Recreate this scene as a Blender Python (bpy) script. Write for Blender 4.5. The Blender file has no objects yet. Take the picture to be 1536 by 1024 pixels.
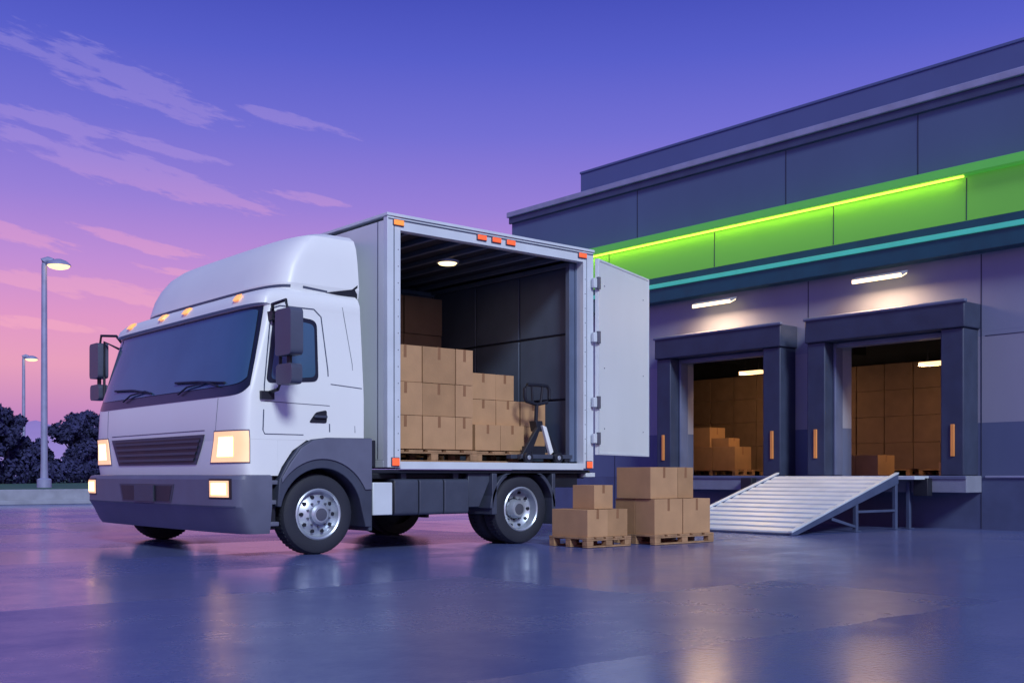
import bpy, bmesh, math, random
from mathutils import Vector, Matrix
random.seed(7)
S=bpy.context.scene
COL=S.collection
rad=math.radians

# ------------------------------------------------------------ materials
def lin(c):
    return tuple(((v/255)/12.92 if v/255<=0.04045 else ((v/255+0.055)/1.055)**2.4) for v in c)
MATS={}
def mat(name,col,rough=.5,metal=0.,var=.12,scale=3.,bump=0.,bscale=40.,emit=None,estr=0.,spec=.5,coat=0.,streak=None):
    m=bpy.data.materials.new(name); m.use_nodes=True
    nt=m.node_tree; N=nt.nodes; L=nt.links
    b=N['Principled BSDF']
    b.inputs['Roughness'].default_value=rough
    b.inputs['Metallic'].default_value=metal
    b.inputs['Specular IOR Level'].default_value=spec
    b.inputs['Coat Weight'].default_value=coat
    tc=N.new('ShaderNodeTexCoord'); mp=N.new('ShaderNodeMapping')
    if streak: mp.inputs['Scale'].default_value=streak
    L.new(tc.outputs['Object'],mp.inputs['Vector'])
    no=N.new('ShaderNodeTexNoise'); no.inputs['Scale'].default_value=scale; no.inputs['Detail'].default_value=6
    L.new(mp.outputs['Vector'],no.inputs['Vector'])
    cr=N.new('ShaderNodeValToRGB')
    cr.color_ramp.elements[0].position=.3; cr.color_ramp.elements[1].position=.7
    cr.color_ramp.elements[0].color=tuple(c*(1-var) for c in col)+(1,)
    cr.color_ramp.elements[1].color=tuple(min(1,c*(1+var)) for c in col)+(1,)
    L.new(no.outputs['Fac'],cr.inputs['Fac']); L.new(cr.outputs['Color'],b.inputs['Base Color'])
    mr=N.new('ShaderNodeMapRange'); mr.inputs['To Min'].default_value=max(.02,rough-.08); mr.inputs['To Max'].default_value=min(1,rough+.08)
    L.new(no.outputs['Fac'],mr.inputs['Value']); L.new(mr.outputs['Result'],b.inputs['Roughness'])
    if bump>0:
        n2=N.new('ShaderNodeTexNoise'); n2.inputs['Scale'].default_value=bscale; n2.inputs['Detail'].default_value=4
        L.new(tc.outputs['Object'],n2.inputs['Vector'])
        bp=N.new('ShaderNodeBump'); bp.inputs['Strength'].default_value=bump; bp.inputs['Distance'].default_value=.02
        L.new(n2.outputs['Fac'],bp.inputs['Height']); L.new(bp.outputs['Normal'],b.inputs['Normal'])
    if emit:
        b.inputs['Emission Color'].default_value=tuple(emit)+(1,)
        b.inputs['Emission Strength'].default_value=estr
    MATS[name]=m
    return m
mat('white_paint',(.80,.83,.83),.40,var=.02,scale=1.2)
mat('white_panel',(.68,.73,.76),.5,var=.04,scale=1.0,streak=(1,1,.35))
mat('alu_frame',(.64,.70,.76),.42,var=.05,metal=.05)
mat('dark_plastic',(.050,.060,.095),.5,var=.15,bump=.1)
mat('mirror_plastic',(.070,.082,.13),.45,var=.12)
mat('bumper_plastic',(.125,.135,.20),.5,var=.1)
mat('black',(.012,.014,.024),.5)
mat('seam',(.06,.075,.13),.6)
mat('glass_dark',(.050,.115,.20),.07,var=.25,scale=.5,spec=.7)
mat('glass_frame',(.013,.017,.034),.3)
mat('tyre',(.020,.023,.038),.75,bump=.3,bscale=60)
mat('rim',(.45,.50,.58),.35,metal=.5)
mat('hub_dark',(.12,.13,.17),.4,metal=.4)
mat('amber',(.9,.25,.05),.3,emit=(1,.28,.06),estr=.8)
mat('amber_cab',(.9,.35,.08),.3,emit=(1,.42,.12),estr=1.0)
mat('red_amber',(.9,.12,.04),.3,emit=(1,.15,.05),estr=.6)
mat('headlight',(.8,.6,.4),.25,emit=(1,.50,.20),estr=.9)
mat('headlight_core',(.95,.9,.7),.2,emit=(1,.52,.20),estr=3.6)
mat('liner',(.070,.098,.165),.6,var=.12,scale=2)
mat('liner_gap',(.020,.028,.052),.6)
mat('liner_rib',(.10,.135,.22),.5)
mat('floor_ply',(.08,.08,.11),.6)
mat('cardboard',(.47,.275,.14),.8,var=.08,scale=4,bump=.08)
mat('cardboard2',(.39,.225,.11),.8,var=.1,scale=4,bump=.08)
mat('cardboard_shaded',(.13,.09,.07),.85,var=.1,scale=4,bump=.08)  # darkened cardboard: shade at the back of the cargo box put into the colour
mat('cardboard_dim',(.18,.11,.07),.85,var=.12,scale=4,bump=.08)  # cardboard darkened so the dimness of the dock interior is in the colour
mat('tape',(.28,.14,.065),.5,var=.05)
mat('wood',(.36,.21,.11),.8,var=.25,scale=8,bump=.2)
mat('wall_upper',(.100,.150,.27),.62,var=.07,scale=.8,streak=(1,1,.4))
mat('wall_pent',(.095,.13,.29),.65,var=.05,scale=.8)
mat('cap',(.34,.36,.52),.5)
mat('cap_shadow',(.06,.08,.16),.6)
mat('wall_a',(.235,.265,.38),.65,var=.06,scale=.9,bump=.05,streak=(1,1,.4))
mat('wall_b',(.30,.31,.40),.65,var=.06,scale=.9,bump=.05,streak=(1,1,.4))
mat('wall_c',(.105,.135,.25),.65,var=.07,scale=.9,bump=.05,streak=(1,1,.4))
mat('plinth',(.085,.11,.21),.6,var=.1,bump=.1)
mat('joint',(.035,.045,.09),.7)
mat('green_panel',(.15,.42,.06),.5,var=.04,scale=.6,emit=(.085,.36,.045),estr=.42)  # emission paints lit brightness into the fascia panel, which is no lamp
mat('green_lip',(.10,.45,.08),.5,var=.04,emit=(.08,.40,.06),estr=.42)  # lip glows by painted-in emission, only the strip below it is a lamp
mat('led',(.7,1,.1),.3,emit=(.80,1.0,.10),estr=1.6)
mat('teal_dark',(.012,.085,.12),.5)
mat('teal_line',(.06,.42,.36),.5,emit=(.06,.50,.40),estr=.42)  # trim brightened by its own emission, not a light source
mat('dock_rubber',(.036,.048,.095),.6,var=.15,bump=.15)
mat('dock_edge',(.12,.14,.24),.5)
mat('concrete',(.22,.24,.32),.7,var=.12,bump=.15)
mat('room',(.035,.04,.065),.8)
mat('lamp_face',(1,.85,.6),.3,emit=(1,.72,.38),estr=2.6)
mat('lamp_face_in',(1,.85,.6),.3,emit=(1,.62,.28),estr=2.2)
mat('lamp_house',(.35,.37,.48),.5,metal=.2)
mat('orange_strip',(.70,.27,.07),.5,emit=(.9,.33,.08),estr=.12)
mat('steel_ramp',(.56,.63,.72),.42,metal=.15,var=.08)
mat('steel_dark',(.075,.10,.19),.5,metal=.2)
mat('pole',(.27,.29,.46),.5,metal=.1)
mat('kerb_stone',(.27,.29,.36),.8,var=.15,bump=.2)
mat('grass',(.035,.11,.075),.9,var=.3,scale=5,bump=.5)
mat('foliage',(.045,.048,.125),.9,var=.2,scale=.6,spec=.05)  # bluish leaf colour carries the painted-in atmospheric haze
mat('bark',(.04,.04,.08),.9)
mat('hill',(.50,.35,.60),.95,var=.04,scale=.05,spec=.05)  # pale violet is distance haze put into the hill colour

# ------------------------------------------------------------ mesh builder
def empty(name,loc=(0,0,0)):
    e=bpy.data.objects.new(name,None); e.location=loc; e.empty_display_size=.3; COL.objects.link(e); return e
class MB:
    def __init__(s): s.v=[]; s.f=[]; s.m=[]; s.mats=[]
    def mi(s,m):
        if m not in s.mats: s.mats.append(m)
        return s.mats.index(m)
    def add(s,vs,fs,m):
        o=len(s.v); s.v+= [tuple(v) for v in vs]; k=s.mi(m)
        for f in fs: s.f.append(tuple(i+o for i in f)); s.m.append(k)
    def box(s,x0,x1,y0,y1,z0,z1,m):
        if x0>x1:x0,x1=x1,x0
        if y0>y1:y0,y1=y1,y0
        if z0>z1:z0,z1=z1,z0
        s.add([(x0,y0,z0),(x1,y0,z0),(x1,y1,z0),(x0,y1,z0),(x0,y0,z1),(x1,y0,z1),(x1,y1,z1),(x0,y1,z1)],
              [(0,3,2,1),(4,5,6,7),(0,1,5,4),(1,2,6,5),(2,3,7,6),(3,0,4,7)],m)
    def prism(s,pts,axis,a0,a1,m):
        n=len(pts)
        def P(p,a):
            if axis=='Y': return (p[0],a,p[1])
            if axis=='X': return (a,p[0],p[1])
            return (p[0],p[1],a)
        s.add([P(p,a0) for p in pts]+[P(p,a1) for p in pts],
              [tuple(range(n)),tuple(range(2*n-1,n-1,-1))]+[(i,(i+1)%n,n+(i+1)%n,n+i) for i in range(n)],m)
    def lathe(s,prof,c,axis,m,n=40,caps=True):
        vs=[];fs=[]
        for r,a in prof:
            for i in range(n):
                t=2*math.pi*i/n
                if axis=='Y': vs.append((c[0]+r*math.cos(t),c[1]+a,c[2]+r*math.sin(t)))
                elif axis=='X': vs.append((c[0]+a,c[1]+r*math.cos(t),c[2]+r*math.sin(t)))
                else: vs.append((c[0]+r*math.cos(t),c[1]+r*math.sin(t),c[2]+a))
        for j in range(len(prof)-1):
            for i in range(n):
                fs.append((j*n+i,j*n+(i+1)%n,(j+1)*n+(i+1)%n,(j+1)*n+i))
        if caps:
            fs.append(tuple(range(n))); k=(len(prof)-1)*n; fs.append(tuple(range(k,k+n)))
        s.add(vs,fs,m)
    def tube(s,pts,r,m,n=8):
        pts=[Vector(p) for p in pts]; vs=[];fs=[]
        for j,p in enumerate(pts):
            d=(pts[min(j+1,len(pts)-1)]-pts[max(j-1,0)]).normalized()
            a=Vector((0,0,1)) if abs(d.z)<.9 else Vector((1,0,0))
            u=d.cross(a).normalized(); w=d.cross(u)
            rr=r[j] if isinstance(r,(list,tuple)) else r
            for i in range(n):
                t=2*math.pi*i/n; vs.append(p+u*rr*math.cos(t)+w*rr*math.sin(t))
        for j in range(len(pts)-1):
            for i in range(n): fs.append((j*n+i,j*n+(i+1)%n,(j+1)*n+(i+1)%n,(j+1)*n+i))
        fs.append(tuple(range(n))); k=(len(pts)-1)*n; fs.append(tuple(range(k,k+n)))
        s.add(vs,fs,m)
    def build(s,name,parent=None,bevel=0,sharp=35,recalc=True):
        me=bpy.data.meshes.new(name); me.from_pydata(s.v,[],s.f); me.update()
        for m in s.mats: me.materials.append(MATS[m])
        me.polygons.foreach_set('material_index',s.m)
        if recalc:
            bm=bmesh.new(); bm.from_mesh(me); bmesh.ops.recalc_face_normals(bm,faces=bm.faces); bm.to_mesh(me); bm.free()
        me.polygons.foreach_set('use_smooth',[True]*len(me.polygons))
        me.set_sharp_from_angle(angle=rad(sharp))
        o=bpy.data.objects.new(name,me); COL.objects.link(o)
        if parent: o.parent=parent
        if bevel>0:
            b=o.modifiers.new('bevel','BEVEL'); b.width=bevel; b.segments=2; b.limit_method='ANGLE'; b.angle_limit=rad(40)
        return o
def round_poly(pts,r,k=5):
    out=[];n=len(pts)
    for i in range(n):
        p=Vector(pts[i]); a=Vector(pts[i-1]); b=Vector(pts[(i+1)%n])
        ra=min(r,(a-p).length*.45); rb=min(r,(b-p).length*.45)
        A=p+(a-p).normalized()*ra; B=p+(b-p).normalized()*rb
        for j in range(k+1):
            t=j/k; q=A*(1-t)**2+p*2*t*(1-t)+B*t*t; out.append((q.x,q.y))
    return out
def itp(z,zs,vs):
    if z<=zs[0]: return vs[0]
    for i in range(len(zs)-1):
        if z<=zs[i+1]:
            t=(z-zs[i])/(zs[i+1]-zs[i]); return vs[i]*(1-t)+vs[i+1]*t
    return vs[-1]

# ------------------------------------------------------------ curved cab-like shells
class Shell:
    def __init__(s,zs,xf,yi,yc,hw,D,n,xr): s.zs,s.xf,s.yi,s.yc,s.hw,s.D,s.n,s.xr=zs,xf,yi,yc,hw,D,n,xr
    def s2p(s,q): return math.copysign(math.asin(min(1,abs(q)**(s.n/2)))/(math.pi/2),q)
    def pt(s,p,z):
        xf=itp(z,s.zs,s.xf); hw=s.hw-itp(z,s.zs,s.yi)
        if abs(p)<=1:
            th=abs(p)*math.pi/2
            q=math.sin(th)**(2/s.n); x=xf+s.D*(1-max(0,math.cos(th))**(2/s.n))
            return Vector((x,s.yc+math.copysign(q*hw,p),z))
        return Vector((xf+s.D+abs(p)-1,s.yc+math.copysign(hw,p),z))
    def off(s,p,z,o):
        a=s.pt(p,z); e=.004
        dp=s.pt(p+e,z)-s.pt(p-e,z); dz=s.pt(p,z+e)-s.pt(p,z-e)
        n=dp.cross(dz).normalized()
        if n.dot(a-Vector((s.xr,s.yc,z)))<0: n=-n
        return a+n*o
    def yside(s,z): return s.yc-(s.hw-itp(z,s.zs,s.yi))
    def loft(s,mb,m,np=40,zl=None):
        zl=zl or s.zs; rings=[]
        for z in zl:
            xf=itp(z,s.zs,s.xf); hw=s.hw-itp(z,s.zs,s.yi)
            r=[Vector((s.xr,s.yc-hw,z))]+[s.pt(-1+2*i/np,z) for i in range(np+1)]+[Vector((s.xr,s.yc+hw,z))]
            rings.append(r)
        n=len(rings[0]); vs=[p for r in rings for p in r]; fs=[]
        for j in range(len(rings)-1):
            for i in range(n): fs.append((j*n+i,j*n+(i+1)%n,(j+1)*n+(i+1)%n,(j+1)*n+i))
        fs.append(tuple(range(n))); k=(len(rings)-1)*n; fs.append(tuple(range(k,k+n)))
        mb.add(vs,fs,m)
    def patch(s,mb,q,o,m,nu=24,nv=8,zb=None,zt=None,inner=-.01):
        pb0,pb1,pt1,pt0=[s.s2p(v) for v in q[:4]]; z0,z1=q[4:6]
        vs=[]
        for j in range(nv+1):
            v=j/nv
            for i in range(nu+1):
                u=i/nu; p=(pb0*(1-u)+pb1*u)*(1-v)+(pt0*(1-u)+pt1*u)*v
                a=z0+(zb(2*u-1) if zb else 0); b=z1+(zt(2*u-1) if zt else 0)
                vs.append(s.off(p,a*(1-v)+b*v,o))
        W=nu+1; fs=[(j*W+i,j*W+i+1,(j+1)*W+i+1,(j+1)*W+i) for j in range(nv) for i in range(nu)]
        bd=[i for i in range(W)]+[j*W+nu for j in range(1,nv+1)]+[nv*W+i for i in range(nu-1,-1,-1)]+[j*W for j in range(nv-1,0,-1)]
        base=len(vs)
        c=Vector((s.xr,s.yc,(z0+z1)/2))
        for k in bd:
            d=(c-vs[k]); d.z=0; vs.append(vs[k]+d.normalized()*(o-inner))
        nb=len(bd)
        for k in range(nb): fs.append((bd[k],bd[(k+1)%nb],base+(k+1)%nb,base+k))
        mb.add(vs,fs,m)
    def side_poly(s,mb,pts,o,m):
        n=len(pts)
        vs=[(x,s.yside(z)-o,z) for x,z in pts]+[(x,s.yside(z)+.01,z) for x,z in pts]
        mb.add(vs,[tuple(range(n))]+[(i,(i+1)%n,n+(i+1)%n,n+i) for i in range(n)],m)

# ================================================================ TRUCK
truck=empty('box_truck',(8,13,0)); 
truck_inv=Matrix.Translation(Vector((-8,-13,0)))
def T(mb,name,bevel=0,sharp=35,recalc=True):
    o=mb.build(name,None,bevel,sharp,recalc); o.parent=truck; o.matrix_parent_inverse=truck_inv; return o

cab=Shell([.90,1.0,1.30,1.42,1.78,1.88,2.2,2.5,2.78,2.80,2.82,2.90,2.97,3.02,3.05],
          [5.44,5.42,5.42,5.41,5.43,5.46,5.555,5.64,5.715,5.715,5.65,5.68,5.75,5.87,6.05],
          [0,0,0,0,0,.005,.03,.055,.08,.08,.08,.09,.13,.20,.34],13.25,2.25,.24,5.5,7.0)
full=cab
mb=MB()
zu=[1.30,1.42,1.55,1.78,1.88,2.0,2.2,2.35,2.5,2.65,2.78,2.80,2.82,2.86,2.90,2.94,2.97,3.0,3.02,3.05]
cab.loft(mb,'white_paint',44,zu)
T(mb,'cab_shell',sharp=28)
nose=Shell([.90,1.0,1.299],[5.44,5.42,5.42],[0,0,0],13.25,2.25,.24,5.5,5.88)
mb=MB(); nose.loft(mb,'white_paint',44)
for y0,y1 in ((11.0,11.3),(15.2,15.5)):
    mb.prism([(5.881,.90),(5.93,1.0),(6.06,1.18),(6.24,1.299),(5.881,1.299)],'Y',y0,y1,'white_paint')
T(mb,'cab_nose')
# windscreen
mb=MB()
cab.patch(mb,(-.990,.990,.972,-.972,1.78,2.795),.004,'glass_frame',40,12,zb=lambda u:.11*abs(u)**6)
cab.patch(mb,(-.970,.970,.945,-.945,1.90,2.765),.012,'glass_dark',40,12,zb=lambda u:.08*abs(u)**6,zt=lambda u:-.03*abs(u)**8)
T(mb,'windscreen')
def facepatch(mb,sh,a,b,c,d,z0,z1,o,m,nu=20,nv=2,inner=-.01): sh.patch(mb,(a,b,c,d,z0,z1),o,m,nu,nv,inner=inner)
mb=MB()
facepatch(mb,full,-.52,.55,.66,-.62,1.03,1.37,.010,'dark_plastic')
facepatch(mb,full,-.49,.52,.60,-.575,1.055,1.335,.016,'black')
for i in range(4):
    z=1.075+i*.07; w=.50+.022*i
    facepatch(mb,full,-w,w+.02,w+.03,-w-.01,z,z+.030,.030,'dark_plastic')
T(mb,'grille')
mb=MB()
facepatch(mb,full,-.74,-.737,-.75,-.753,1.40,1.77,.003,'seam',2,2)
facepatch(mb,full,.737,.74,.753,.75,1.40,1.77,.003,'seam',2,2)
facepatch(mb,full,-.62,.66,.66,-.62,1.412,1.42,.003,'seam',40,1)
T(mb,'nose_seams')
# headlights
mb=MB()
for sg in (-1,1):
    def hq(a,b,c,d,z0,z1,o,m):
        if sg<0: full.patch(mb,(-b,-a,-c,-d,z0,z1),o,m,12,4)
        else: full.patch(mb,(a,b,d,c,z0,z1),o,m,12,4)
    hq(.675,.9975,.725,.9975,1.035,1.405,.006,'bumper_plastic')
    hq(.69,.996,.735,.996,1.05,1.39,.014,'headlight')
    hq(.76,.91,.78,.91,1.11,1.33,.020,'headlight_core')
T(mb,'headlights')
mb=MB()
for q in (-.77,-.13,.21,.72):
    facepatch(mb,full,q-.032,q+.032,q+.026,q-.026,2.885,2.945,.030,'amber_cab',4,2)
T(mb,'cab_marker_lamps')
# wipers
mb=MB()
def wl(pts,r):
    mb.tube([full.off(full.s2p(s_),z,o) for s_,z,o in pts],r,'black',6)
wl([(-.28,1.86,.03),(-.38,1.93,.04),(-.6,1.96,.035),(-.74,1.90,.03)],.011)
wl([(-.20,2.01,.03),(-.50,1.98,.03),(-.80,1.93,.025)],.014)
wl([(.50,1.86,.03),(.40,1.93,.04),(.2,1.96,.035),(.1,1.92,.03)],.011)
wl([(.70,2.03,.03),(.40,2.0,.03),(.12,1.93,.025)],.014)
T(mb,'wipers')
# roof fairing
fr=Shell([3.0,3.10,3.3,3.45,3.60,3.70,3.76,3.79,3.80],[5.93,5.93,5.99,6.07,6.19,6.32,6.50,6.75,6.9],
         [.20,.18,.20,.22,.25,.30,.40,.56,.80],13.14,2.14,.36,4.2,7.05)
mb=MB(); fr.loft(mb,'white_paint',48); T(mb,'roof_fairing',sharp=17)
mb=MB()
fr.side_poly(mb,[(6.60,3.03),(7.03,3.0),(7.03,3.16),(6.95,3.10)],.006,'black')
fr.patch(mb,(-.995,.995,.995,-.995,3.045,3.075),.004,'seam',48,1)
fr.side_poly(mb,[(6.30,3.05),(6.62,3.03),(6.62,3.05),(6.30,3.075)],.004,'seam')
T(mb,'fairing_gap')
# side windows / door
mb=MB()
win=round_poly([(5.80,1.96),(6.36,2.02),(6.37,2.62),(5.92,2.68)],.06)
cab.side_poly(mb,round_poly([(5.74,1.92),(6.40,1.97),(6.41,2.67),(5.87,2.73)],.08),.006,'glass_frame')
cab.side_poly(mb,win,.010,'glass_dark')
def sline(pts,w=.014):
    for a,b in zip(pts[:-1],pts[1:]):
        A=Vector(a);B=Vector(b);d=(B-A).normalized(); n=Vector((-d.y,d.x))*w/2
        cab.side_poly(mb,[tuple(A+n),tuple(B+n),tuple(B-n),tuple(A-n)],.003,'seam')
sline([(5.70,1.40),(5.72,1.9),(5.84,2.76),(5.95,2.80),(6.38,2.80),(6.47,2.72),(6.53,2.1),(6.54,1.40)])
sline([(5.70,1.40),(5.72,1.36),(6.2,1.36)],.010)
sline([(5.72,1.72),(6.54,1.70)],.007)
sline([(6.56,1.95),(6.98,1.92)],.010)
sline([(6.88,1.40),(6.86,2.2),(6.76,2.86)],.006)
cab.side_poly(mb,round_poly([(6.27,1.50),(6.36,1.62),(6.50,1.65),(6.50,1.50)],.03),.008,'black')
T(mb,'door_and_window')
mb=MB(); mb.box(6.33,6.49,10.955,10.985,1.555,1.585,'dark_plastic'); T(mb,'door_handle',.006)
# mirrors
mb=MB()
for sg in (-1,1):
    yc=13.25+sg*2.66
    xx=5.80 if sg<0 else 5.66; dz=.0 if sg<0 else .10
    mb.prism(round_poly([(yc-.175,2.19+dz),(yc+.175,2.19+dz),(yc+.175,2.69+dz),(yc-.175,2.69+dz)],.06),'X',xx-.08,xx+.07,'mirror_plastic')
    mb.prism(round_poly([(yc-.175,1.88+dz),(yc+.175,1.88+dz),(yc+.175,2.10+dz),(yc-.175,2.10+dz)],.06),'X',xx-.07,xx+.06,'mirror_plastic')
    mb.prism(round_poly([(yc-.13,2.24+dz),(yc+.13,2.24+dz),(yc+.13,2.64+dz),(yc-.13,2.64+dz)],.05),'X',xx+.0705,xx+.074,'glass_dark')
    ys=13.25+sg*2.17
    mb.tube([(5.86,ys,2.70),(5.78,ys+sg*.15,2.78+dz),(xx,yc-sg*.08,2.80+dz),(xx,yc-sg*.02,2.65+dz)],.02,'black')
    mb.tube([(5.86,ys,2.64),(xx,yc-sg*.21,2.70+dz),(xx,yc-sg*.20,2.3),(xx,yc-sg*.20,1.9),(xx-.02,yc-sg*.22,1.84),(5.75,ys,1.80)],.02,'black')
    mb.tube([(xx,yc,2.08+dz),(xx,yc,2.22+dz)],.03,'black')
    mb.box(5.66,5.82,ys-sg*.02,ys+sg*.12,1.74,1.83,'black')
    if sg<0: mb.box(5.80,5.90,ys-.10,ys+.02,2.62,2.72,'black')
T(mb,'mirrors',.012)
# bumper
bp=Shell([.26,.32,.46,.56,.86,.90,.91],[5.44,5.40,5.34,5.285,5.28,5.30,5.34],[.06,.04,.02,0,0,.01,.05],13.25,2.31,.30,5.0,5.78)
mb=MB(); bp.loft(mb,'bumper_plastic',40)
T(mb,'bumper',sharp=18)
mb=MB()
facepatch(mb,bp,-.97,.97,.97,-.97,.556,.57,.003,'seam',40,1)
facepatch(mb,bp,-.33,.33,.37,-.37,.585,.80,.006,'dark_plastic')
facepatch(mb,bp,-.31,.31,.345,-.345,.60,.78,.010,'black')
facepatch(mb,bp,-.13,.13,.13,-.13,.59,.79,.03,'dark_plastic')
for sg in (-1,1):
    a,b=(-.945,-.765) if sg<0 else (.765,.945)
    facepatch(mb,bp,a-.005,b+.005,b+.005,a-.005,.645,.865,.004,'black',10,2)
    facepatch(mb,bp,a+.010,b-.010,b-.010,a+.010,.665,.845,.012,'headlight',10,2)
    facepatch(mb,bp,a+.028,b-.028,b-.028,a+.028,.69,.82,.018,'headlight_core',10,2)
T(mb,'bumper_grille_and_fog_lamps')
mb=MB()
mb.box(5.80,5.90,11.08,11.5,.30,.90,'black'); 
for z0,z1 in ((.34,.39),(.58,.63),(.80,.85)): mb.box(5.79,5.90,11.0,11.3,z0,z1,'bumper_plastic')
T(mb,'cab_step',.01)
# fenders
WFX=6.42
def arch(mb,cx,cz,r,outer,y0,y1,m,a0=10,a1=170):
    pts=[(cx+r*math.cos(rad(a)),cz+r*math.sin(rad(a))) for a in [a1+(a0-a1)*i/20 for i in range(21)]]
    mb.prism(pts+outer,'Y',y0,y1,m)
mb=MB()
for y0,y1 in ((10.955,11.45),(15.05,15.54)):
    arch(mb,WFX,.46,.525,[(7.0,.30),(7.08,.30),(7.08,1.34),(6.50,1.335),(6.29,1.31),(6.13,1.22),(5.99,1.05),(5.88,.86),(5.855,.56)],y0,y1,'dark_plastic')
T(mb,'front_fenders',.010)
mb=MB()
arch(mb,WFX,.46,.63,[(7.075,.74),(7.075,1.333),(6.50,1.33),(6.30,1.30),(6.145,1.21),(6.01,1.04),(5.905,.88)],10.935,10.954,'bumper_plastic',a0=26,a1=145)
T(mb,'fender_trim',.004)
mb=MB()
mb.box(5.9,7.2,11.5,15.0,.55,1.28,'black'); mb.box(7.0,10.9,12.3,12.5,.66,.98,'dark_plastic'); mb.box(7.0,10.9,13.9,14.1,.66,.98,'dark_plastic')
for x in (7.6,8.4,9.2,10.0,10.6): mb.box(x,x+.08,11.1,14.9,.86,.975,'dark_plastic')
mb.box(6.3,6.46,11.2,15.2,.38,.54,'black'); mb.box(9.40,9.56,11.3,14.6,.38,.54,'black')
mb.box(7.05,7.10,10.97,11.5,.25,1.0,'dark_plastic')
mb.box(7.02,7.20,11.05,15.0,1.0,1.32,'black')
T(mb,'chassis',.01)
# wheels
def wheel(name,cx,yo,w,side,front=True):
    mb=MB(); R=.46; c=(cx,yo,R); s=side
    tp=[(.29,.015),(.33,.0),(.36,.004),(.40,.0),(.44,.02),(R-.004,.055),(R,.09),(R,.12),(R-.012,.125),(R-.012,.14),(R,.145),(R,w*.48),(R-.012,w*.5),(R,w*.52),(R,w-.09),(.44,w-.02),(.33,w),(.29,w-.015)]
    mb.lathe([(r,a*s) for r,a in tp],c,'Y','tyre',56,caps=False)
    for k in range(56):
        t=2*math.pi*k/56; ct,st=math.cos(t),math.sin(t); tx,tz=-st,ct
        q=[]
        for yy in (.07,w-.07):
            for rr_ in (R-.01,R+.003):
                for tt in (-.011,.011): q.append((cx+rr_*ct+tx*tt,yo+yy*s,R+rr_*st+tz*tt))
        mb.add(q,[(0,1,3,2),(4,6,7,5),(0,4,5,1),(2,3,7,6),(0,2,6,4),(1,5,7,3)],'tyre')
    if front:
        rp=[(.295,.01),(.28,.0),(.262,.01),(.25,.06),(.235,.075),(.16,.03),(.12,.02),(.115,-.03),(.09,-.05),(.0001,-.055)]
    else:
        rp=[(.295,.01),(.28,.0),(.265,.01),(.25,.12),(.20,.16),(.13,.17),(.12,.08),(.10,.05),(.0001,.045)]
    mb.lathe([(r,a*s) for r,a in rp],c,'Y','rim',48,caps=False)
    for k in range(10):
        t=2*math.pi*k/10
        rr,d=(.202,.048) if front else (.226,.136)
        mb.lathe([(.0001,-.012*s),(.022,-.012*s),(.022,.02*s)],(cx+rr*math.cos(t),yo+d*s,R+rr*math.sin(t)),'Y','black',12,caps=False)
        t+=.31
        rr,d=(.145,.015) if front else (.155,.155)
        mb.lathe([(.0001,-.02*s),(.012,-.02*s),(.012,.02*s)],(cx+rr*math.cos(t),yo+d*s,R+rr*math.sin(t)),'Y','hub_dark',8,caps=False)
    mb.lathe([(.0001,(-.065 if front else .035)*s),(.07,(-.062 if front else .038)*s),(.075,.06*s)],c,'Y','hub_dark',24,caps=False)
    mb.lathe([(.0001,w*.6*s),(.3,w*.6*s)],c,'Y','black',24,caps=False)
    T(mb,name)
wheel('wheel_front_near',WFX,11.03,.32,1,True)
wheel('wheel_front_off',WFX-.12,15.35,.32,-1,True)
wheel('wheel_rear_near',9.48,11.04,.28,1,False)
wheel('wheel_rear_near_inner',9.48,11.38,.28,1,False)
wheel('wheel_rear_off',9.48,14.55,.28,-1,False)
wheel('wheel_rear_off_inner',9.48,14.2,.28,-1,False)
mb=MB()
mb.box(7.14,7.42,11.02,11.55,.43,.82,'alu_frame')
for a,b in ((7.45,7.80),(7.82,8.18),(8.20,8.58)):
    mb.prism(round_poly([(11.02,.42),(11.6,.42),(11.6,.86),(11.02,.86)],.05),'X',a,b,'dark_plastic')
mb.box(7.2,8.62,11.2,11.6,.86,.93,'black')
mb.box(7.10,10.70,11.0,11.06,.93,.975,'black')
mb.prism([(8.60,.50),(8.78,.50),(9.0,.93),(8.60,.93)],'Y',11.06,11.12,'dark_plastic')
mb.box(7.43,7.45,11.01,11.5,.45,.84,'black')
T(mb,'side_tanks',.010)
mb=MB()
for y0,y1 in ((10.99,11.68),(13.9,14.58)):
    pts=[(9.48+.52*math.cos(rad(a)),.46+.52*math.sin(rad(a))) for a in range(178,1,-8)]
    out=[(9.48+.57*math.cos(rad(a)),.46+.57*math.sin(rad(a))) for a in range(2,179,8)]
    mb.prism([(x,min(z,.925)) for x,z in pts]+[(x,min(z,.93)+0.0) for x,z in out],'Y',y0,y1,'dark_plastic')
    mb.box(9.0-.06,9.02,y0,y1,.40,.93,'dark_plastic')
    mb.box(9.98,10.04,y0,y1,.25,.93,'dark_plastic')
mb.box(10.05,10.55,11.1,11.4,.74,.93,'black')
mb.box(10.62,10.80,11.0,14.8,.88,.94,'alu_frame')
T(mb,'rear_fenders',.008)

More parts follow.
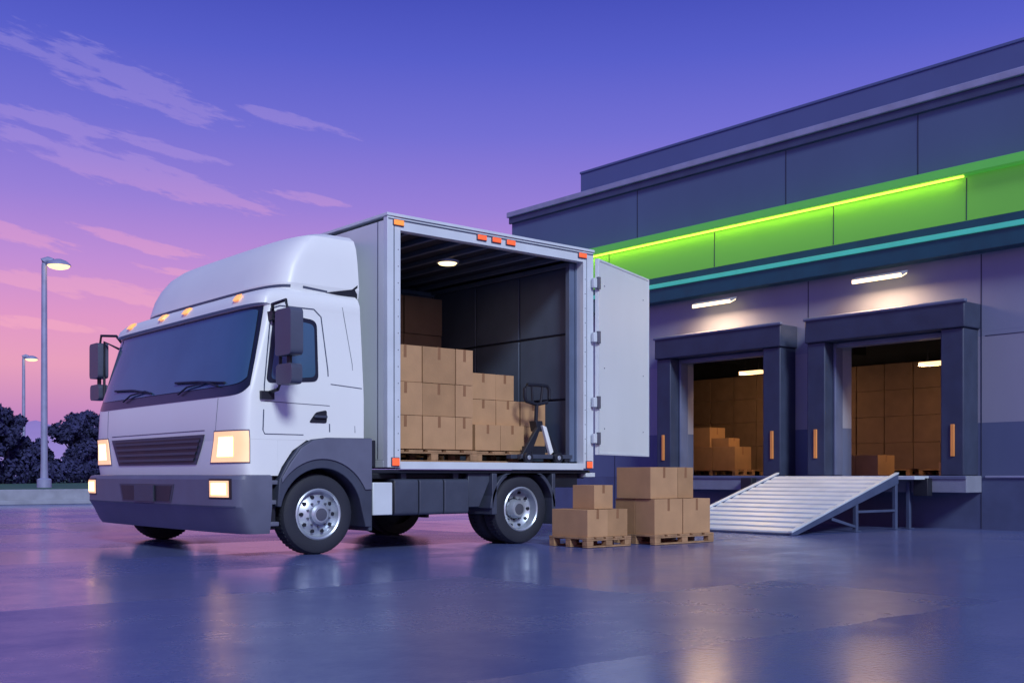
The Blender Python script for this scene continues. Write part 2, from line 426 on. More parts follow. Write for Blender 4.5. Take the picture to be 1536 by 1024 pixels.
# ---- cargo box
X0,X1,Y0,Y1,Z0,Z1=7.30,10.72,10.95,15.0,1.0,4.03
mb=MB()
mb.box(X0+.002,X0+.05,Y0+.09,Y1-.05,Z0+.09,Z1-.08,'white_panel')
mb.box(X0,X0+.09,Y0,Y0+.085,Z0,Z1-.04,'alu_frame')
mb.box(X0,X0+.085,Y1-.085,Y1,Z0,Z1-.04,'alu_frame')
mb.box(X0+.0,X0+.07,Y0+.09,Y1-.09,Z0,Z0+.085,'alu_frame')
mb.box(X0+.05,X1-.05,Y1-.05,Y1-.004,Z0+.1,Z1-.1,'white_panel')
mb.box(X1-.05,X1-.004,Y0+.1,Y1-.1,Z0+.1,Z1-.1,'white_panel')
mb.box(X0-.01,X1+.01,Y0-.012,Y1+.01,Z1-.035,Z1,'alu_frame')
mb.box(X0-.004,X0+.002,Y0+.2,Y0+.212,Z0+.1,Z1-.08,'seam')
T(mb,'cargo_box_outer',.012)
mb=MB()
OX0,OX1,OZ0,OZ1=7.49,10.53,1.09,3.84
mb.box(X0+.092,OX0,Y0+.004,Y0+.14,Z0,Z1-.04,'alu_frame')
mb.box(X0+.092,X0+.102,Y0-.001,Y0+.02,Z0+.03,Z1-.06,'seam')
mb.box(OX1,X1,Y0+.004,Y0+.14,Z0,Z1-.04,'alu_frame')
mb.box(OX1+.055,OX1+.065,Y0+.001,Y0+.02,Z0+.03,Z1-.08,'seam')
mb.box(OX0+.001,OX1-.001,Y0+.006,Y0+.12,OZ1,Z1-.04,'alu_frame')
mb.box(OX0+.001,OX1-.001,Y0+.002,Y0+.12,Z0-.02,OZ0-.02,'alu_frame')
mb.box(X0+.01,X1-.01,Y0-.006,Y0+.004,Z1-.075,Z1-.062,'seam')
z=1.2
while z<3.8:
    for x in (OX0-.04,OX1+.025): mb.box(x,x+.012,Y0-.001,Y0+.006,z,z+.012,'seam')
    z+=.2
mb.box(OX0-.02,OX0+.012,Y0+.14,Y0+.20,OZ0,OZ1,'liner_rib')
mb.box(OX1-.02,OX1+.012,Y0+.14,Y0+.2,OZ0,OZ1,'liner_rib')
mb.box(OX1-.12,OX1-.021,Y0+.16,Y0+.24,OZ0,OZ1,'liner_rib')
T(mb,'side_door_frame',.004)
IY=14.45
mb=MB()
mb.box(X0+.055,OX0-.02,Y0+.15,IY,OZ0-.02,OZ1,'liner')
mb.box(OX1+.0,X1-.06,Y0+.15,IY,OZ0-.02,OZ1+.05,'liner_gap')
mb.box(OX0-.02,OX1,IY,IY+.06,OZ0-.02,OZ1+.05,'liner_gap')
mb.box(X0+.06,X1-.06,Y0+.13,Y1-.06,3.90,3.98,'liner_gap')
mb.box(X0+.06,X1-.06,Y0+.125,Y1-.06,Z0+.01,OZ0-.025,'floor_ply')
for (a,b) in ((11.15,12.27),(12.30,13.30),(13.33,14.42)):
    for (c,d) in ((1.12,1.95),(1.98,2.86),(2.89,3.80)):
        mb.box(OX1-.025,OX1+.005,a,b,c,d,'liner')
for (a,b) in ((7.5,8.5),(8.53,9.5),(9.53,10.48)):
    for (c,d) in ((1.12,1.95),(1.98,2.86),(2.89,3.80)):
        mb.box(a,b,IY-.02,IY+.005,c,d,'liner')
T(mb,'cargo_lining',.008)
mb=MB()
x=7.65
while x<10.5:
    mb.box(x,x+.06,Y0+.14,IY,3.84,3.90,'liner_rib'); x+=.42
mb.box(OX1-.10,OX1-.03,Y0+.25,IY,3.80,3.86,'liner_rib'); mb.box(7.5,10.5,IY-.07,IY,3.78,3.84,'liner_rib')
mb.box(OX1-.05,OX1-.022,Y0+.25,IY,1.10,1.22,'liner_rib')
T(mb,'ceiling_ribs',.006)
mb=MB()
mb.lathe([(.16,0),(.15,-.03)],(9.05,12.1,3.84),'Z','lamp_house',32)
mb.lathe([(.13,-.031),(.11,-.05),(.0001,-.055)],(9.05,12.1,3.84),'Z','lamp_face',32,caps=False)
T(mb,'cargo_lamp')
mb=MB()
for x,z,m in ((7.455,3.925,'amber'),(8.73,3.925,'red_amber'),(8.97,3.925,'red_amber'),(9.21,3.925,'red_amber'),(10.5,3.925,'red_amber'),(7.41,1.065,'red_amber'),(10.63,1.05,'red_amber')):
    w=.070 if z>2 else .05; h=.030 if z>2 else .045
    mb.box(x-w-.010,x+w+.010,Y0-.010,Y0+.006,z-h-.01,z+h+.01,'seam')
    mb.box(x-w,x+w,Y0-.026,Y0-.009,z-h,z+h,m)
T(mb,'marker_lamps',.006)
A=Vector((10.76,10.90)); B=Vector((12.50,11.56)); d=(B-A).normalized(); n=Vector((-d.y,d.x))
def dslab(mb,a,b,o0,o1,z0,z1,m):
    p=[A+d*a+n*o0,A+d*b+n*o0,A+d*b+n*o1,A+d*a+n*o1]; mb.prism([(q.x,q.y) for q in p],'Z',z0,z1,m)
L=(B-A).length
mb=MB()
dslab(mb,0,L,0,.05,1.19,3.91,'white_panel')
dslab(mb,0.0,.035,-.008,.0,1.19,3.91,'alu_frame'); dslab(mb,L-.03,L,-.008,.0,1.19,3.91,'alu_frame')
dslab(mb,.035,L-.03,-.008,.0,3.88,3.91,'alu_frame'); dslab(mb,.035,L-.03,-.008,.0,1.19,1.22,'alu_frame')
for a in (.2,1.62):
    for z in (1.55,2.4,3.55): 
        dslab(mb,a,a+.018,-.006,0,z,z+.018,'seam')
T(mb,'cargo_door',.006)
mb=MB()
for z in (1.35,1.85,2.75,3.50):
    mb.box(10.66,10.80,10.885,10.935,z,z+.13,'alu_frame'); mb.lathe([(.03,0),(.03,.17)],(10.755,10.885,z-.02),'Z','hub_dark',12)
T(mb,'door_hinges',.005)

# ================================================================ cartons, pallets
def carton(mb,x0,x1,y0,y1,z0,z1,m=None,tape=True):
    m=m or random.choice(['cardboard','cardboard','cardboard2'])
    g=.007; x0+=g*random.uniform(.5,1.4);x1-=g*random.uniform(.5,1.4);y0+=g*random.uniform(0,2.2);y1-=g;z1-=g*.6
    mb.box(x0,x1,y0,y1,z0,z1,m)
    if tape:
        xc=(x0+x1)/2; w=.022; h=z1-z0
        mb.box(xc-w,xc+w,y0-.002,y0+.004,z0+h*.66,z1+.002,'tape')
        mb.box(xc-w,xc+w,y0-.001,y1,z1-.002,z1+.0025,'tape')
def pallet(mb,x0,x1,y0,y1,z0,h=.13):
    n=5; w=(x1-x0)/ (n*1.25)
    for i in range(n):
        a=x0+(x1-x0-w)*i/(n-1); mb.box(a,a+w,y0,y1,z0+h-.025,z0+h,'wood')
    for i in range(3):
        b=y0+(y1-y0-.09)*i/2
        mb.box(x0+.002,x1-.002,b,b+.09,z0+h-.045,z0+h-.026,'wood')
        for k in range(3):
            a=x0+.004+(x1-x0-.118)*k/2; mb.box(a,a+.11,b,b+.09,z0+.022,z0+h-.046,'wood')
        mb.box(x0+.004,x1-.004,b+.002,b+.088,z0+.001,z0+.021,'wood')
def loaded(name,prect,boxes,z0=0.003,h=.13,m=None):
    e=empty(name,(prect[0],prect[2],z0)); inv=Matrix.Translation(-Vector(e.location))
    mb=MB(); pallet(mb,*prect,z0,h); o=mb.build('pallet',None,.004); o.parent=e; o.matrix_parent_inverse=inv
    mb=MB()
    for b in boxes: carton(mb,*b,m=m,tape=(m is None))
    o=mb.build('cartons',None,.006); o.parent=e; o.matrix_parent_inverse=inv
    return e
zt=.134
loaded('pallet_of_boxes',(9.48,10.27,9.80,10.50),
  [(9.50,9.87,9.82,10.48,zt,.48),(9.87,10.24,9.82,10.48,zt,.48),(9.70,10.04,9.90,10.30,.481,.785)],h=.13)
loaded('pallet_of_boxes',(10.56,11.74,9.66,10.42),
  [(10.58,11.13,9.68,10.04,zt,.60),(11.13,11.69,9.68,10.04,zt,.60),(10.58,11.13,10.04,10.40,zt,.60),(11.13,11.69,10.04,10.40,zt,.60),
   (10.56,11.10,9.74,10.36,.601,1.015),(11.10,11.42,9.74,10.36,.601,1.015)],h=.13)
fl=OZ0-.02
bx=[]
for a,b in ((7.53,8.05),(8.05,8.57),(8.57,8.86)):
    for k,(c,dd) in enumerate(((1.235,1.655),(1.656,2.07),(2.071,2.53))):
        bx.append((a,b,11.28,11.78,c,dd)); bx.append((a,b,11.78,12.28,c,dd))
loaded('pallet_of_boxes',(7.53,8.90,11.25,12.30),bx,z0=fl+.002,h=.15)
bx=[]
for k,(c,dd) in enumerate(((1.235,1.58),(1.581,1.92),(1.921,2.27))):
    for a,b in ((8.98,9.42),(9.42,9.84),(9.86,10.32)):
        if k==2 and a>9.5: continue
        yy=11.50 if not(k==0 and a<9.5) else 11.40
        if k==2: b=min(b,9.75); 
        bx.append((a,b,yy,11.95,c,dd)); bx.append((a,b,11.95,12.4,c,dd))
loaded('pallet_of_boxes',(8.97,10.36,11.38,12.42),bx,z0=fl+.002,h=.15)
bx=[]
for z,zz in ((1.235,1.85),(1.851,2.45),(2.451,3.05),(3.051,3.62)):
    for a in (8.0,8.72,9.44): bx.append((a,a+.71,13.7,14.38,z,zz))
loaded('pallet_of_boxes',(7.98,10.17,13.68,14.40),bx,z0=fl+.002,h=.15,m='cardboard_shaded')

# pallet jack
pj=empty('pallet_jack',(9.85,11.2,fl)); inv=Matrix.Translation(-Vector(pj.location))
mb=MB(); f=fl
def P(o): o.parent=pj; o.matrix_parent_inverse=inv
hz=2.12
loop=[(9.66,11.16,1.90),(9.63,11.15,1.95),(9.63,11.15,2.07),(9.67,11.15,hz),(9.85,11.15,hz+.005),(10.03,11.15,hz),(10.07,11.15,2.07),(10.07,11.15,1.95),(10.04,11.16,1.90),(9.85,11.16,1.86),(9.66,11.16,1.90)]
mb.tube(loop,.024,'black',8); mb.tube([(9.75,11.15,hz),(9.78,11.16,1.88)],.016,'black'); mb.tube([(9.95,11.15,hz),(9.92,11.16,1.88)],.016,'black')
mb.tube([(9.85,11.16,1.87),(9.86,11.2,1.45)],.026,'black'); P(mb.build('handle'))
mb=MB()
mb.prism([(9.80,1.64),(9.92,1.64),(9.95,1.5),(9.83,1.5)],'Y',11.12,11.26,'black')
mb.prism([(9.80,1.55),(9.86,1.55),(9.70,1.22),(9.56,f+.05),(9.48,f+.05)],'Y',11.08,11.14,'black')
mb.prism([(9.88,1.58),(9.95,1.56),(10.08,1.22),(10.02,1.18)],'Y',11.07,11.12,'white_paint')
mb.prism([(9.93,1.56),(9.99,1.50),(10.24,f+.06),(10.14,f+.06)],'Y',11.08,11.14,'black')
mb.box(9.74,9.98,11.13,11.34,f+.08,1.30,'black')
mb.prism([(9.62,f+.14),(10.16,f+.14),(10.02,1.28),(9.78,1.28)],'Y',11.14,11.18,'dark_plastic')
P(mb.build('body',None,.006))
mb=MB()
for y in (11.06,11.28):
    mb.box(9.50,10.42,y,y+.10,f+.06,f+.115,'dark_plastic'); mb.lathe([(.04,0),(.04,.07)],(10.33,y+.015,f+.042),'Y','black',16)
for x in (9.58,10.12): mb.lathe([(.07,0),(.07,.06)],(x,11.0,f+.072),'Y','black',20); mb.lathe([(.0001,-.004),(.03,-.004),(.03,.01)],(x,11.0,f+.072),'Y','rim',14,caps=False)
P(mb.build('forks_and_wheels',None,.004))

# ================================================================ WAREHOUSE
wh=empty('warehouse_building',(17.8,10,0)); winv=Matrix.Translation(-Vector(wh.location))
def W(mb,name,bevel=0):
    o=mb.build(name,None,bevel); o.parent=wh; o.matrix_parent_inverse=winv; return o
WX=17.8; YA,YB=-14.0,21.1
segs=[(YA,9.45),(11.62,13.12),(15.45,YB)]
mb=MB()
mb.box(WX,WX+.3,YA,YB,0,.88,'plinth')
for a,b in segs:
    mb.box(WX,WX+.3,a,b,.882,1.78,'wall_c'); mb.box(WX,WX+.3,a,b,1.781,3.22,'wall_b'); mb.box(WX,WX+.3,a,b,3.221,3.30,'wall_a')
mb.box(WX,WX+.3,YA,YB,3.301,4.80,'wall_a')
mb.box(WX,WX+.3,YA,YB,4.801,7.33,'wall_upper')
mb.box(WX+.3,33,YB-.3,YB,0,7.33,'wall_upper')
mb.box(WX+.3,33,YA,YB-.3,7.0,7.2,'wall_upper')
W(mb,'walls')
mb=MB()
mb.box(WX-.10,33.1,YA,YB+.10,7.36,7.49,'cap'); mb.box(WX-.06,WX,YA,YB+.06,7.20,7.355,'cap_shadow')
mb.box(WX-.03,WX-.001,YA,8.9,.86,.90,'cap')
W(mb,'parapet_cap',.015)
mb=MB()
mb.box(19.5,31,YA,20.39,7.2,8.60,'wall_pent'); mb.box(19.48,31.02,YA,20.41,8.601,8.66,'wall_pent')
W(mb,'roof_plant_screen',.01)
mb=MB()
for y in (16.80,12.87,10.11,7.0,4.0): mb.box(WX-.004,WX+.01,y-.012,y+.012,6.03,7.19,'joint')
for y in (12.36,8.97,5.5,17.5): mb.box(WX-.004,WX+.01,y-.010,y+.010,.02,4.59,'joint')
mb.box(WX-.004,WX+.01,YA,8.9,3.215,3.228,'joint')
W(mb,'panel_joints')
mb=MB()
mb.box(17.52,WX-.001,YA,YB+.03,5.12,5.865,'green_panel')
W(mb,'green_fascia',.006)
mb=MB(); mb.box(17.36,WX-.002,YA,YB+.05,5.87,6.02,'green_lip'); W(mb,'fascia_lip',.01)
mb=MB(); mb.box(17.44,17.48,9.1,20.9,5.835,5.868,'led'); W(mb,'led_strip')
mb=MB(); mb.box(17.50,WX-.003,YA,YB+.04,4.60,5.118,'teal_dark'); mb.box(17.46,17.499,YA,YB+.05,4.89,4.975,'teal_line')
W(mb,'teal_trim',.006)
mb=MB()
for y in (20.0,17.4,14.40,11.62,9.08,6.4): mb.box(17.512,17.53,y-.007,y+.007,5.13,5.83,'joint')
W(mb,'fascia_joints')
for k,(ya,yb) in enumerate(((9.0,12.06),(12.62,15.79))):
    mb=MB()
    mb.box(17.25,WX-.001,ya-.02,yb,3.34,3.76,'dock_rubber')
    mb.box(17.22,17.30,ya-.05,yb+.03,3.74,3.80,'dock_edge')
    for a,b in ((ya+.02,ya+.42),(yb-.40,yb-.02)):
        mb.box(17.30,WX-.002,a,b,.90,3.338,'dock_rubber')
    for a in (ya+.42,yb-.46): mb.box(17.55,WX-.003,a,a+.06,.905,3.335,'dock_edge')
    mb.box(17.55,WX-.003,ya+.482,yb-.462,3.24,3.336,'dock_edge')
    W(mb,'dock_shelter_%d'%(k+1),.02)
    mb=MB()
    for a in (ya+.17,yb-.24): mb.box(17.275,17.302,a,a+.065,1.22,1.75,'orange_strip')
    W(mb,'dock_guide_strips_%d'%(k+1),.006)
    mb=MB()
    mb.box(17.28,WX-.004,ya-.04,yb+.03,.62,.897,'concrete'); mb.box(17.26,17.29,ya-.04,yb+.03,.84,.899,'dock_edge')
    for a in (ya+.55,yb-.85): mb.box(17.12,17.275,a,a+.26,.56,.86,'black')
    W(mb,'dock_sill_%d'%(k+1),.01)
mb=MB()
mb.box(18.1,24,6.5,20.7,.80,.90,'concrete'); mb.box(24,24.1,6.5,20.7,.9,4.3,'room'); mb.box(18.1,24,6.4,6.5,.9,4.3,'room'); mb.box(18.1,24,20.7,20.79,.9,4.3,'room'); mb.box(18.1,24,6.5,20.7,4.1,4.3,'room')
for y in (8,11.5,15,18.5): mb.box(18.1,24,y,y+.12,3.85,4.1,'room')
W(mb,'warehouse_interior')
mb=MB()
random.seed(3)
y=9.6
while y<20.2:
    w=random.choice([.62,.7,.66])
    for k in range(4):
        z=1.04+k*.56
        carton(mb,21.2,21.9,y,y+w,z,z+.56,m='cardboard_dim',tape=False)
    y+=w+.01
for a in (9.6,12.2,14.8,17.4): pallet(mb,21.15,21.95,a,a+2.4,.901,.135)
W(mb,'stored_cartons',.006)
mb=MB()
for b in ((19.5,20.1,16.1,16.75,1.04,1.55),(19.5,20.1,15.45,16.1,1.04,1.55),(19.55,20.1,16.2,16.8,1.551,2.0),(19.6,20.0,15.7,16.19,1.551,1.75),(18.9,19.5,11.55,12.05,.905,1.3),(18.9,19.4,12.05,12.6,.905,1.3),(19.2,19.7,10.0,10.5,.905,1.15)): carton(mb,*b,m='cardboard2')
pallet(mb,19.45,20.15,15.4,16.8,.901,.135)
W(mb,'inside_cartons',.006)
mb=MB()
mb.box(18.95,19.1,10.15,10.75,2.93,3.0,'lamp_face_in'); mb.box(18.95,19.1,14.35,14.9,3.06,3.13,'lamp_face_in')
for y,z in ((10.3,3.0),(10.6,3.0),(14.45,3.13),(14.8,3.13)): mb.box(19.02,19.03,y,y+.01,z,4.1,'black')
W(mb,'interior_lamps')
def wall_lamp(yc):
    e=empty('wall_lamp',(17.6,yc,4.4)); i=Matrix.Translation(-Vector(e.location))
    mb=MB(); mb.prism([(17.42,4.36),(17.60,4.44),(17.60,4.48),(17.40,4.42)],'Y',yc-.50,yc+.50,'lamp_house')
    for a in (yc-.3,yc+.26): mb.box(17.56,WX-.001,a,a+.04,4.43,4.47,'lamp_house')
    o=mb.build('housing',None,.006); o.parent=e;o.matrix_parent_inverse=i
    mb=MB(); mb.prism([(17.415,4.335),(17.595,4.415),(17.60,4.438),(17.42,4.358)],'Y',yc-.48,yc+.48,'lamp_face'); mb.box(17.395,17.415,yc-.48,yc+.48,4.34,4.40,'lamp_face')
    o=mb.build('lens'); o.parent=e;o.matrix_parent_inverse=i
wall_lamp(10.68); wall_lamp(14.40)

# ramp
rp=empty('loading_ramp',(15.5,11,0)); ri=Matrix.Translation(-Vector(rp.location))
def R_(mb,name,b=0): o=mb.build(name,None,b); o.parent=rp; o.matrix_parent_inverse=ri
xa,xb,ya,yb=13.86,16.8,9.89,12.35; za,zb=.03,.895
def rz(x): return za+(zb-za)*(x-xa)/(xb-xa)
mb=MB()
mb.prism([(xa,za-.025),(xb,zb-.05),(xb,zb-.02),(xa,za+.0)],'Y',ya+.03,yb-.03,'steel_dark')
nn=13
for i in range(nn):
    x=xa+.03+(xb-xa-.06)*i/nn; w=(xb-xa)/nn*.66
    mb.prism([(x,rz(x)-.01),(x+w,rz(x+w)-.01),(x+w-.02,rz(x+w)+.022),(x+.02,rz(x)+.022)],'Y',ya+.05,yb-.05,'steel_ramp')
R_(mb,'deck',.004)
mb=MB()
for y in (ya,yb-.05):
    mb.prism([(xa-.04,.005),(xa+.1,.005),(xb,zb-.13),(xb,zb+.035),(xa,za+.05)],'Y',y,y+.05,'steel_dark')
mb.prism([(xa-.04,.040),(xb,zb+.036),(xb,zb+.062),(xa-.04,.072)],'Y',ya-.01,ya+.06,'steel_ramp')
mb.prism([(xa-.04,.040),(xb,zb+.036),(xb,zb+.062),(xa-.04,.072)],'Y',yb-.06,yb+.01,'steel_ramp')
mb.box(xb+.001,17.25,9.6,yb+.0,zb-.06,zb,'steel_ramp')
R_(mb,'stringers',.005)
mb=MB()
for x in (15.55,16.72,17.15):
    for y in (ya+.01,yb-.07):
        mb.box(x,x+.07,y,y+.06,.012,rz(min(x,xb-.1))-.07,'steel_dark'); mb.box(x-.04,x+.11,y-.03,y+.09,.004,.02,'steel_dark')
for y in (ya+.02,yb-.06): 
    mb.prism([(14.9,.20),(15.58,.06),(15.58,.10),(14.9,.25)],'Y',y,y+.03,'steel_dark')
    mb.box(15.62,16.72,y,y+.03,.30,.34,'steel_dark')
R_(mb,'legs',.004)

# ================================================================ GROUND etc.
def plane(name,x0,x1,y0,y1,z,m):
    mb=MB(); mb.add([(x0,y0,z),(x1,y0,z),(x1,y1,z),(x0,y1,z)],[(0,1,2,3)],m); return mb.build(name,recalc=False)
g=bpy.data.materials.new('asphalt'); g.use_nodes=True; MATS['asphalt']=g
nt=g.node_tree;N=nt.nodes;Lk=nt.links; b=N['Principled BSDF']
tc=N.new('ShaderNodeTexCoord')
dn=N.new('ShaderNodeTexNoise'); dn.inputs['Scale'].default_value=1.6; dn.inputs['Detail'].default_value=8; dn.inputs['Roughness'].default_value=.7
Lk.new(tc.outputs['Object'],dn.inputs['Vector'])
vm=N.new('ShaderNodeVectorMath'); vm.operation='SCALE'; vm.inputs['Scale'].default_value=.22
Lk.new(dn.outputs['Color'],vm.inputs[0])
va=N.new('ShaderNodeVectorMath'); va.operation='ADD'; Lk.new(tc.outputs['Object'],va.inputs[0]); Lk.new(vm.outputs[0],va.inputs[1])
mpp=N.new('ShaderNodeMapping'); mpp.inputs['Location'].default_value=(1.3,2.1,0); Lk.new(va.outputs[0],mpp.inputs['Vector'])
br=N.new('ShaderNodeTexBrick'); br.inputs['Scale'].default_value=1; br.inputs['Brick Width'].default_value=4.6; br.inputs['Row Height'].default_value=2.0; br.inputs['Mortar Size'].default_value=0; br.offset=.37
br.inputs['Color1'].default_value=(0,0,0,1); br.inputs['Color2'].default_value=(1,1,1,1)
Lk.new(mpp.outputs[0],br.inputs['Vector'])
n2=N.new('ShaderNodeTexNoise'); n2.inputs['Scale'].default_value=.8; n2.inputs['Detail'].default_value=10; n2.inputs['Roughness'].default_value=.75
Lk.new(tc.outputs['Object'],n2.inputs['Vector'])
ad=N.new('ShaderNodeMath'); ad.operation='MULTIPLY_ADD'; ad.inputs[1].default_value=.50; Lk.new(br.outputs['Color'],ad.inputs[0]); Lk.new(n2.outputs['Fac'],ad.inputs[2])
cr=N.new('ShaderNodeValToRGB'); cr.color_ramp.elements[0].position=.42; cr.color_ramp.elements[1].position=.95
cr.color_ramp.elements[0].color=(.050,.080,.240,1); cr.color_ramp.elements[1].color=(.14,.17,.36,1)
Lk.new(ad.outputs[0],cr.inputs['Fac']); Lk.new(cr.outputs['Color'],b.inputs['Base Color'])
mr=N.new('ShaderNodeMapRange'); mr.inputs['From Min'].default_value=.42; mr.inputs['From Max'].default_value=.95; mr.inputs['To Min'].default_value=.34; mr.inputs['To Max'].default_value=.15
Lk.new(ad.outputs[0],mr.inputs['Value']); Lk.new(mr.outputs['Result'],b.inputs['Roughness'])
b.inputs['Specular IOR Level'].default_value=.40
n3=N.new('ShaderNodeTexNoise'); n3.inputs['Scale'].default_value=30; n3.inputs['Detail'].default_value=6; Lk.new(tc.outputs['Object'],n3.inputs['Vector'])
bp_=N.new('ShaderNodeBump'); bp_.inputs['Strength'].default_value=.22; bp_.inputs['Distance'].default_value=.006; Lk.new(n3.outputs['Fac'],bp_.inputs['Height']); Lk.new(bp_.outputs['Normal'],b.inputs['Normal'])
plane('asphalt_ground',-1500,1500,-1500,1500,0,'asphalt')
mb=MB(); mb.box(-250,250,36.2,320,.02,.45,'grass'); mb.build('grass_lawn')
mb=MB(); mb.box(-250,250,36.0,36.18,.0,.47,'kerb_stone'); mb.box(-250,250,35.75,35.99,.0,.14,'kerb_stone'); mb.build('kerb',None,.02)

# hills
mb=MB(); vs=[];fs=[]; n=120
for i in range(n+1):
    a=rad(20+90*i/n); h=19+6*math.sin(i*.21+1)+3*math.sin(i*.63)+1.2*math.sin(i*1.7)
    if 67<20+90*i/n: h+=3
    for dd,z in ((430,-1),(460,h*.55),(500,h),(600,h*.9)):
        vs.append((dd*math.cos(a),dd*math.sin(a),z))
for i in range(n):
    for j in range(3): fs.append((i*4+j,(i+1)*4+j,(i+1)*4+j+1,i*4+j+1))
mb.add(vs,fs,'hill'); mb.build('hills',sharp=80)

# distant trees
random.seed(11)
mb=MB()
def leaf(c,r,n,s0):
    for _ in range(n):
        dirv=Vector((random.gauss(0,1),random.gauss(0,1),random.gauss(0,1))).normalized()
        p=Vector(c)+dirv*r*random.random()**.4
        s=s0*random.uniform(.6,1.3)
        u=Vector((random.gauss(0,1),random.gauss(0,1),random.gauss(0,1))).normalized(); w=u.cross(dirv).normalized() if abs(u.dot(dirv))<.99 else Vector((1,0,0))
        mb.add([p-u*s,p+w*s*.7,p+u*s,p-w*s*.7],[(0,1,2,3)],'foliage')
def tree(x,y,h,w):
    b0=Vector((x,y,.4))
    mb.tube([b0,b0+Vector((.05,.0,h*.3)),b0+Vector((.0,.1,h*.7))],[.16,.12,.05],'bark',7)
    for k in range(20):
        t=random.uniform(.22,.97); rr=w*(math.sin(math.pi*min(1,max(.12,(t*.8+.1))))**.8)*random.uniform(.2,.95)
        a=random.uniform(0,6.28); c=b0+Vector((rr*math.cos(a),rr*math.sin(a),h*t))
        mb.tube([b0+Vector((0,0,h*t*.6)),c],[.05,.015],'bark',4)
        leaf(c,w*random.uniform(.26,.42),230,.13)
for x,y,h,w in ((16.2,64.5,5.6,1.7),(18.2,65.8,4.5,1.4),(19.4,67.5,2.6,1.1),(22.8,74.9,2.8,1.3),(24.2,73.0,4.4,1.6),(25.8,74.5,4.6,1.4),(27.2,77.5,3.4,1.4),(29.2,79,3.7,1.5),(31.5,80,4.0,1.6),(14.2,63.5,6.3,1.9)):
    tree(x,y,h,w)
for k in range(50):
    t=k/49; x=12.5+t*24; y=60+t*22+random.uniform(-1,1); leaf((x,y,.8+random.uniform(0,.5)),random.uniform(.6,.95),190,.14)
mb.build('tree_line',recalc=False)

def street_lamp(x,y,top):
    e=empty('street_lamp',(x,y,.45)); i=Matrix.Translation(-Vector(e.location))
    def A_(mb,n,b=0): o=mb.build(n,None,b); o.parent=e; o.matrix_parent_inverse=i
    mb=MB(); mb.lathe([(.26,0),(.26,.30),(.22,.34),(.14,.36),(.125,1.0),(.10,top-.6),(.085,top-.45)],(x,y,.45),'Z','pole',20); A_(mb,'pole')
    d=Vector((.7643,-.6448,0)); c=Vector((x,y,top))
    mb=MB(); mb.tube([c+Vector((0,0,-.1)),c+d*.0+Vector((0,0,.05)),c+d*.15+Vector((0,0,.10)),c+d*.35+Vector((0,0,.06))],[.10,.16,.13,.09],'pole',12)
    cc=c+d*.55
    prof=[(.12,.12),(.28,.06),(.42,-.06),(.44,-.12)]
    mb.lathe(prof,(cc.x,cc.y,cc.z),'Z','pole',28); A_(mb,'lamp_head')
    mb=MB(); mb.lathe([(.41,-.122),(.34,-.20),(.2,-.245),(.0001,-.255)],(cc.x,cc.y,cc.z),'Z','lamp_face_in',28,caps=False); A_(mb,'lens')
street_lamp(13.3,43.2,8.95); street_lamp(23.2,79.8,9.05)

# ================================================================ LIGHTS
def area(name,loc,target,sx,sy,power,col):
    l=bpy.data.lights.new(name,'AREA'); l.shape='RECTANGLE'; l.size=sx; l.size_y=sy; l.energy=power; l.color=col
    o=bpy.data.objects.new(name,l); o.location=loc
    d=(Vector(target)-Vector(loc)); o.rotation_euler=d.to_track_quat('-Z','X').to_euler(); COL.objects.link(o); return o
warm=(1,.62,.30)
for yc in (10.68,14.40):
    area('wall_lamp_light',(17.28,yc,4.30),(17.12,yc,3.0),.10,.95,66,warm)
area('led_light',(17.38,15.0,5.84),(17.56,15.0,5.35),.04,11.6,24,(.85,1,.06))
area('cargo_lamp_light',(9.05,12.1,3.76),(9.05,12.1,1),.22,.22,9,(1,.72,.45))
area('interior_lamp_light',(19.0,10.45,2.90),(20.3,11.2,1.2),.15,.6,32,warm)
area('interior_lamp_light',(19.0,14.6,3.02),(20.5,15.8,1.2),.15,.6,32,warm)
sun=bpy.data.lights.new('sun','SUN'); sun.energy=2.6; sun.angle=rad(12); sun.color=(.82,.92,1.0)
so=bpy.data.objects.new('sun',sun); COL.objects.link(so)
el=rad(33); fx,fy=-.33,-.944
frm=Vector((fx*math.cos(el),fy*math.cos(el),math.sin(el)))
so.rotation_euler=(-frm).to_track_quat('-Z','Y').to_euler()

# ================================================================ SKY
w=bpy.data.worlds.new('World'); S.world=w; w.use_nodes=True; w.name='sky'
nt=w.node_tree;N=nt.nodes;Lk=nt.links; bg=N['Background']; bg.inputs['Strength'].default_value=1
tc=N.new('ShaderNodeTexCoord'); sx=N.new('ShaderNodeSeparateXYZ'); Lk.new(tc.outputs['Generated'],sx.inputs[0])
def M(op,a,b=None,c=None):
    n=N.new('ShaderNodeMath'); n.operation=op
    for i,v in enumerate((a,b,c)):
        if v is None: continue
        if isinstance(v,(int,float)): n.inputs[i].default_value=v
        else: Lk.new(v,n.inputs[i])
    return n.outputs[0]
EL=M('MULTIPLY',M('ARCSINE',sx.outputs['Z']),57.2958)
AZ=M('MULTIPLY',M('ARCTAN2',sx.outputs['Y'],sx.outputs['X']),57.2958)
def ramp(fac,stops):
    r=N.new('ShaderNodeValToRGB'); e=r.color_ramp.elements
    while len(e)>1: e.remove(e[-1])
    e[0].position=stops[0][0]; e[0].color=lin(stops[0][1])+(1,)
    for p,c in stops[1:]:
        q=e.new(p); q.color=lin(c)+(1,)
    Lk.new(fac,r.inputs['Fac']); return r.outputs['Color']
e01=M('DIVIDE',EL,90)
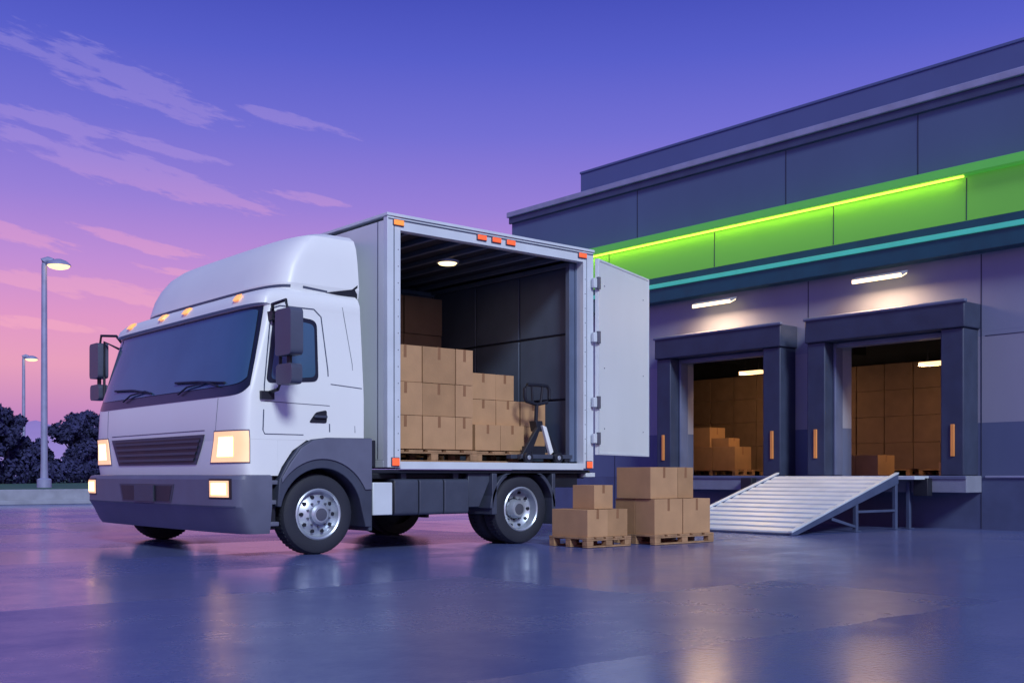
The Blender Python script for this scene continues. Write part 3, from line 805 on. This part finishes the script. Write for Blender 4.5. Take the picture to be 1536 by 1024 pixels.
sky=ramp(e01,[(0,(150,108,188)),(.035,(200,138,192)),(.06,(232,160,190)),(.085,(224,152,200)),(.115,(192,142,214)),(.15,(152,128,216)),(.19,(116,112,212)),(.23,(88,95,202)),(.27,(66,76,182)),(.45,(54,64,162)),(1,(44,58,148))])
cloudc=ramp(e01,[(0,(180,118,190)),(.08,(246,172,196)),(.13,(220,156,208)),(.17,(168,142,220)),(.25,(122,124,212))])
cx=N.new('ShaderNodeCombineXYZ')
Lk.new(M('MULTIPLY',AZ,.30),cx.inputs[0]); Lk.new(M('MULTIPLY',M('SUBTRACT',EL,M('MULTIPLY',AZ,.20)),1.5),cx.inputs[1])
nz=N.new('ShaderNodeTexNoise'); nz.inputs['Scale'].default_value=1.25; nz.inputs['Detail'].default_value=8; nz.inputs['Roughness'].default_value=.62
Lk.new(cx.outputs[0],nz.inputs['Vector'])
fld=None
for a,e_,Lh,Th,sl in ((69.4,18.7,5.2,1.0,.26),(61.0,17.5,2.9,.35,.18),(69.2,14.7,7.2,.8,.20),(72.2,16.5,3.8,.45,.10),(60.3,13.9,1.9,.28,.12),(68.5,11.3,3.4,.35,.18),(74.3,11.4,2.8,.45,.22),(71.3,9.0,6,.5,.08),(74,19.6,2.5,.35,.2),(66.5,15.6,2.6,.25,.16),(73.5,7.2,4,.3,.04),(66,9.9,2.5,.22,.14),(90,14,9,1.2,.1),(15,16,8,1.,.1),(-40,20,14,2,.1),(-120,14,16,2,0)):
    da=M('SUBTRACT',AZ,a); de=M('SUBTRACT',M('SUBTRACT',EL,e_),M('MULTIPLY',da,sl))
    g_=M('SUBTRACT',1,M('ADD',M('POWER',M('ABSOLUTE',M('DIVIDE',da,Lh)),2),M('POWER',M('ABSOLUTE',M('DIVIDE',de,Th)),2)))
    g_=M('MAXIMUM',g_,-3)
    fld=g_ if fld is None else M('MAXIMUM',fld,g_)
fld=M('ADD',fld,M('MULTIPLY',M('SUBTRACT',nz.outputs['Fac'],.50),5.0))
mr=N.new('ShaderNodeMapRange'); mr.interpolation_type='SMOOTHSTEP'; mr.inputs['From Min'].default_value=-.1; mr.inputs['From Max'].default_value=.6; mr.inputs['To Max'].default_value=.58
Lk.new(fld,mr.inputs['Value'])
mx=N.new('ShaderNodeMix'); mx.data_type='RGBA'; Lk.new(mr.outputs['Result'],mx.inputs['Factor']); Lk.new(sky,mx.inputs['A']); Lk.new(cloudc,mx.inputs['B'])
Lk.new(mx.outputs['Result'],bg.inputs['Color'])

# ================================================================ CAMERA
cam=bpy.data.cameras.new('camera'); co=bpy.data.objects.new('camera',cam); COL.objects.link(co); S.camera=co
co.location=(0,0,.9); co.rotation_euler=(rad(90),0,rad(49.85-90))
cam.sensor_width=36; cam.lens=36*1650/1536; cam.shift_y=.1309; cam.clip_end=4000; cam.clip_start=.05
S.view_settings.view_transform='Standard'; S.view_settings.look='None'; S.view_settings.exposure=0
